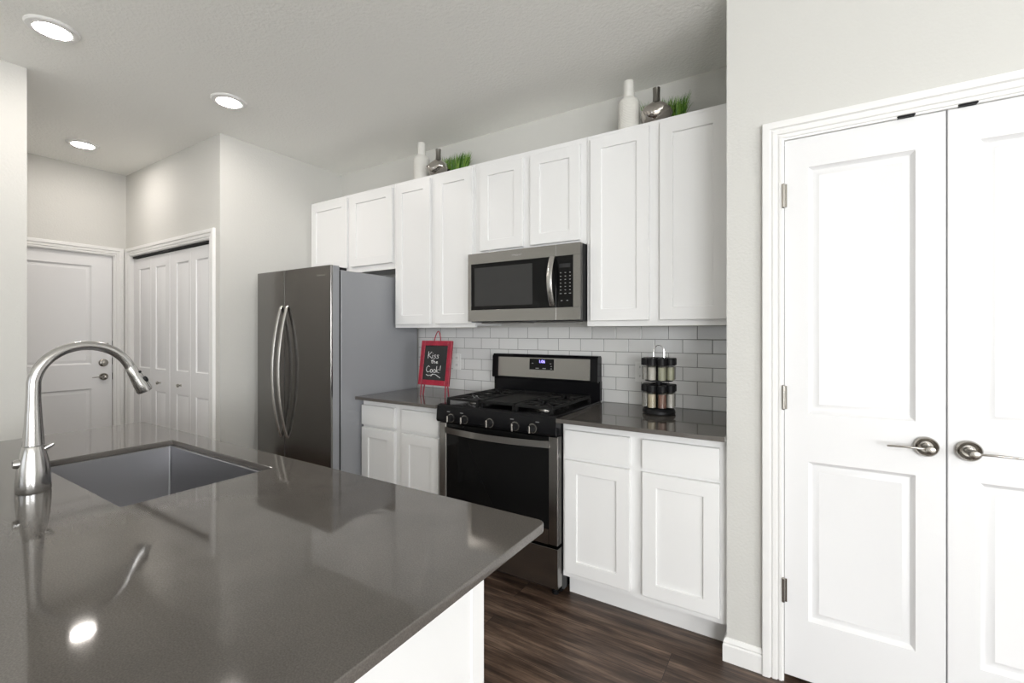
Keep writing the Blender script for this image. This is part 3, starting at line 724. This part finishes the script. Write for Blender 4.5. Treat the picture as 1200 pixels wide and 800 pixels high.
def word(s, x, z, h, width):
    tot = sum(LET[c][0] for c in s); k = width / tot; cx = x
    for c in s:
        for st in LET[c][1]:
            mb.tube([(cx + p[0] * k, -0.0013, z + p[1] * h) for p in st], 0.0017, 6)
        cx += LET[c][0] * k
word('Kiss', 0.066, 0.178, 0.046, 0.098)
word('the', 0.096, 0.145, 0.028, 0.064)
word('Cook!', 0.058, 0.084, 0.044, 0.128)
mb.tube([(0.062 + 0.125 * x, -0.0013, 0.066 + 0.028 * z) for x, z in ((0, 0.1), (0.15, -0.12), (0.3, 0.0), (0.42, 0.12), (0.55, 0.3), (0.72, 0.1), (0.86, -0.25), (1.0, -0.5))], 0.0017, 6)
mb.tube([(0.062 + 0.125 * x, -0.0013, 0.066 + 0.028 * z) for x, z in ((0.34, -0.25), (0.46, 0.35))], 0.0018, 6)
mb.xf(ML).build('lettering', m_chalk, t)
lp = [(0.5 * w_ - 0.028 + 0.056 * k / 12, 0.002, hgt - 0.004 + 0.068 * math.sin(PI * k / 12) ** 0.7) for k in range(13)]
MB().tube(lp, 0.0035, 8).xf(ML).build('hanging_loop', m_red, t)
for x, xe, ye in ((0.028, CX0 + 0.020, 2.268), (w_ - 0.028, CX1 - 0.020, 2.255)):
    p0 = ML @ Vector((x, 0.0, 0.02))
    MB().tube([p0, (xe, ye, 0.9146)], [0.005, 0.0042], 8).build('leg', m_red, t)
p0 = ML @ Vector((w_ - 0.05, 0.014, 0.12))
MB().tube([p0, (CX1 - 0.022, 2.295, 0.9146)], 0.0045, 8).build('leg', m_red, t)
p0 = ML @ Vector((0.05, 0.014, 0.12))
MB().tube([p0, (CX0 + 0.018, 2.295, 0.9146)], 0.0045, 8).build('leg', m_red, t)

# ------------------------------------------------------------------ spice rack and jars
SXc, SYc = -0.598, 2.408
t = thing('spice_rack', 'black two tier revolving spice rack with a wire carrying handle on the countertop', 'spice rack', (SXc, SYc, 0.914))
MB().lathe([(0.0, 0.0005), (0.078, 0.0005), (0.083, 0.006), (0.082, 0.018), (0.074, 0.028), (0.05, 0.033), (0.0, 0.034)], (SXc, SYc, 0.914), 40).build('base', m_plastic, t)
MB().lathe([(0.016, 0.034), (0.016, 0.290), (0.0, 0.291)], (SXc, SYc, 0.914), 20).build('post', m_plastic, t)
for z in (0.140, 0.276):
    MB().lathe([(0.016, z), (0.040, z), (0.041, z + 0.003), (0.040, z + 0.006), (0.016, z + 0.006)], (SXc, SYc, 0.914), 40, caps=False).build('tier_plate', m_plastic, t)
MB().lathe([(0.016, 0.169), (0.070, 0.169), (0.070, 0.174), (0.016, 0.174)], (SXc, SYc, 0.914), 40, caps=False).build('tier_plate', m_plastic, t)
hp = [(SXc - 0.027, SYc, 1.20)] + [(SXc - 0.027 * math.cos(PI * k / 14), SYc, 1.235 + 0.033 * math.sin(PI * k / 14)) for k in range(15)] + [(SXc + 0.027, SYc, 1.20)]
MB().tube(hp, 0.0028, 8).build('handle', m_chrome, t)
FILL = {'salt': ((0.60, 0.58, 0.52), (0.30, 0.29, 0.26)), 'herb': ((0.42, 0.42, 0.30), (0.2, 0.21, 0.13)), 'pepper': ((0.06, 0.055, 0.05), (0.45, 0.44, 0.40)),
        'cream': ((0.52, 0.46, 0.33), (0.42, 0.36, 0.24)), 'paprika': ((0.24, 0.115, 0.075), (0.15, 0.07, 0.05))}
FM = {}
for k, (a, c) in FILL.items():
    m = mat('spice ' + k, a, 0.8); lk(m, mixc(m, noise(m, pos(m), 420, 1), a, c), bsdf(m).inputs['Base Color']); FM[k] = m
TIERS = [(1.089, 1.166, 'upper', ['pepper', 'salt', 'herb', 'herb'], ['dark speckled', 'white flecked', 'dull green', 'olive']),
         (0.949, 1.030, 'lower', ['pepper', 'cream', 'paprika', 'salt'], ['black', 'cream coloured', 'reddish brown', 'white'])]
WHERE = ['first from the left', 'second from the left', 'third from the left', 'rightmost']
for z0, z1, tier, cont, colr in TIERS:
    for k in range(8):
        a = math.radians(-62 + 45 * k); x = SXc + 0.0655 * math.sin(a); y = SYc - 0.0655 * math.cos(a)
        front = k < 4
        lab = 'jar of %s spice, %s on the %s tier' % (colr[k], WHERE[k], tier) if front else 'spice jar at the back of the %s tier, hidden behind the front jars' % tier
        j = thing('spice_jar', lab, 'jar', (x, y, z0), 'spice jars on the revolving rack')
        r = 0.0222
        MB().lathe([(0.0, 0.0), (r - 0.002, 0.0), (r, 0.003), (r, z1 - z0 - 0.006), (r - 0.004, z1 - z0), (r - 0.004, z1 - z0 + 0.003)], (x, y, z0), 24, caps=False).build('glass', m_jar, j)
        MB().lathe([(0.0, 0.0025), (r - 0.003, 0.0025), (r - 0.003, (z1 - z0) * 0.86), (0.0, (z1 - z0) * 0.9)], (x, y, z0), 20, caps=False).build('spice', FM[cont[k % 4]], j)
        MB().lathe([(0.0, z1 - z0 + 0.036), (r - 0.001, z1 - z0 + 0.036), (r + 0.0022, z1 - z0 + 0.033), (r + 0.0022, z1 - z0), (r - 0.003, z1 - z0 - 0.001)], (x, y, z0), 24, caps=False).build('lid', m_plastic, j)

# ------------------------------------------------------------------ outlets on the backsplash
def outlet(x, z, label):
    t = thing('wall_outlet', label, 'outlet', (x, YB - 0.009, z))
    MB().box(x - 0.036, x + 0.036, YB - 0.015, YB - 0.0092, z - 0.058, z + 0.058, 0.003, 2).build('cover_plate', m_white_plastic, t)
    for dz in (-0.026, 0.026):
        r_ = MB().box(x - 0.017, x + 0.017, YB - 0.0165, YB - 0.0145, z + dz - 0.019, z + dz + 0.019, 0.002).build('receptacle', m_white_plastic, t)
        MB().box(x - 0.008, x - 0.0055, YB - 0.0168, YB - 0.0160, z + dz - 0.004, z + dz + 0.008).box(x + 0.0055, x + 0.008, YB - 0.0168, YB - 0.0160, z + dz - 0.004, z + dz + 0.008).build('slots', m_dark, r_)
outlet(-0.752, 1.106, 'white wall outlet on the tiles half hidden by the spice rack')
outlet(-2.115, 1.120, 'white wall outlet on the tiles beside the red chalkboard')

# ------------------------------------------------------------------ things on top of the wall cabinets
def ceramic(x, y, label):
    z = ZU; prof = [(0.0, 0.0005), (0.052, 0.0005), (0.0565, 0.004)]
    n = 22
    for k in range(n + 1):
        h = 0.006 + 0.150 * k / n
        prof += [(0.0572, h), (0.0545, h + 0.0036)]
    prof += [(0.055, 0.162), (0.050, 0.172), (0.040, 0.180), (0.030, 0.185), (0.0285, 0.187)]
    for k in range(13):
        h = 0.189 + 0.082 * k / 13
        prof += [(0.0285, h), (0.0275, h + 0.003)]
    prof += [(0.0265, 0.277), (0.0225, 0.278), (0.021, 0.25), (0.0, 0.24)]
    o = MB().lathe(prof, (x, y, z), 36, caps=False).build('ceramic_vase', m_ceramic, None, (x, y, z), 20)
    return tag(o, label, 'vase', 'white ribbed bottle vases on the wall cabinets')
ceramic(-2.262, 2.41, 'white ribbed bottle vase on the cabinet top near the refrigerator')
ceramic(-0.757, 2.41, 'white ribbed bottle vase on the cabinet top near the pantry wall')
def silver(x, y, label):
    z = ZU; t = thing('silver_vase', label, 'vase', (x, y, z), 'squat silver vases on the wall cabinets')
    n = 12; mb = MB(); rows = [(0.034, 0.0005), (0.064, 0.018), (0.080, 0.050), (0.080, 0.064), (0.062, 0.090), (0.036, 0.110), (0.021, 0.118)]
    base = []
    for i, (r, h) in enumerate(rows):
        ring = []
        for k in range(n * 4):
            a = 2 * PI * k / (n * 4)
            rr_ = r * (1 + (0.075 * math.sin(a * 4 + i * 1.3) if 0 < i < 5 else 0))
            ring.append((x + rr_ * math.cos(a), y + rr_ * math.sin(a), z + h))
        base.append(ring)
    for A, B in zip(base, base[1:]):
        for k in range(len(A)): j = (k + 1) % len(A); mb.q([A[k], A[j], B[j], B[k]])
    mb.q(base[0][::-1]); mb.build('bulb', m_mercury, t, ang=60)
    MB().lathe([(0.021, 0.112), (0.0185, 0.128), (0.0175, 0.160), (0.019, 0.190), (0.0195, 0.192), (0.0165, 0.192), (0.015, 0.150)], (x, y, z), 24, caps=False).build('neck', m_pewter, t)
silver(-2.092, 2.395, 'squat silver bulb vase between white vase and grass near the refrigerator')
silver(-0.607, 2.395, 'squat silver bulb vase between white vase and grass near the pantry wall')
def grass(x0, x1, y, label, seed):
    random.seed(seed)
    z = ZU; t = thing('potted_grass', label, 'plant', ((x0 + x1) / 2, y, z), 'potted grass on the wall cabinets')
    MB().box(x0 + 0.02, x1 - 0.02, y - 0.035, y + 0.035, z + 0.0005, z + 0.085, 0.004).build('planter', m_pot, t)
    mb = MB()
    for k in range(520):
        bx_ = random.uniform(x0 + 0.024, x1 - 0.024); by = random.uniform(y - 0.032, y + 0.032)
        h = random.uniform(0.07, 0.145); a = random.uniform(0, 2 * PI); ln = random.uniform(0.0, 0.035) + abs((bx_ - (x0 + x1) / 2)) * 0.10
        dx_ = math.cos(a) * ln + (bx_ - (x0 + x1) / 2) * 0.18; dy_ = math.sin(a) * ln * 0.7
        w = random.uniform(0.0016, 0.003); ca, sa = math.cos(a + 1.57), math.sin(a + 1.57)
        P = []
        for s_, wf in ((0, 1), (0.4, 0.95), (0.75, 0.6), (1, 0.08)):
            px, py, pz = bx_ + dx_ * s_ * s_, by + dy_ * s_ * s_, z + 0.08 + h * s_ * (1 - 0.08 * s_)
            P.append(((px - ca * w * wf, py - sa * w * wf, pz), (px + ca * w * wf, py + sa * w * wf, pz)))
        n0 = len(mb.v)
        for A, B in P: mb.v += [A, B]
        for i in range(3): mb.f.append((n0 + 2 * i, n0 + 2 * i + 1, n0 + 2 * i + 3, n0 + 2 * i + 2))
    mb.build('blades', m_grass, t)
grass(-2.215, -1.945, 2.56, 'green potted grass on the cabinet top near the refrigerator', 3)
grass(-0.735, -0.475, 2.56, 'green potted grass on the cabinet top near the pantry wall', 5)

# ------------------------------------------------------------------ recessed ceiling lights
def downlight(x, y, label):
    t = thing('ceiling_light', label, 'ceiling light', (x, y, ZC), 'recessed round ceiling lights')
    MB().lathe([(0.096, -0.0005), (0.096, -0.004), (0.090, -0.010), (0.070, -0.0145), (0.064, -0.013), (0.064, -0.0005)], (x, y, ZC), 48, caps=False).build('trim_ring', m_trim, t)
    MB().lathe([(0.0642, -0.008), (0.060, -0.0145), (0.045, -0.0185), (0.0, -0.021)], (x, y, ZC), 48, caps=False).build('lens', m_lamp, t)
downlight(-2.92, 0.659, 'lit round ceiling light above the island corner, largest in the picture')
downlight(-2.917, 1.430, 'lit round ceiling light in front of the refrigerator')
downlight(-4.508, 1.18, 'lit round ceiling light in the hall by the front door')
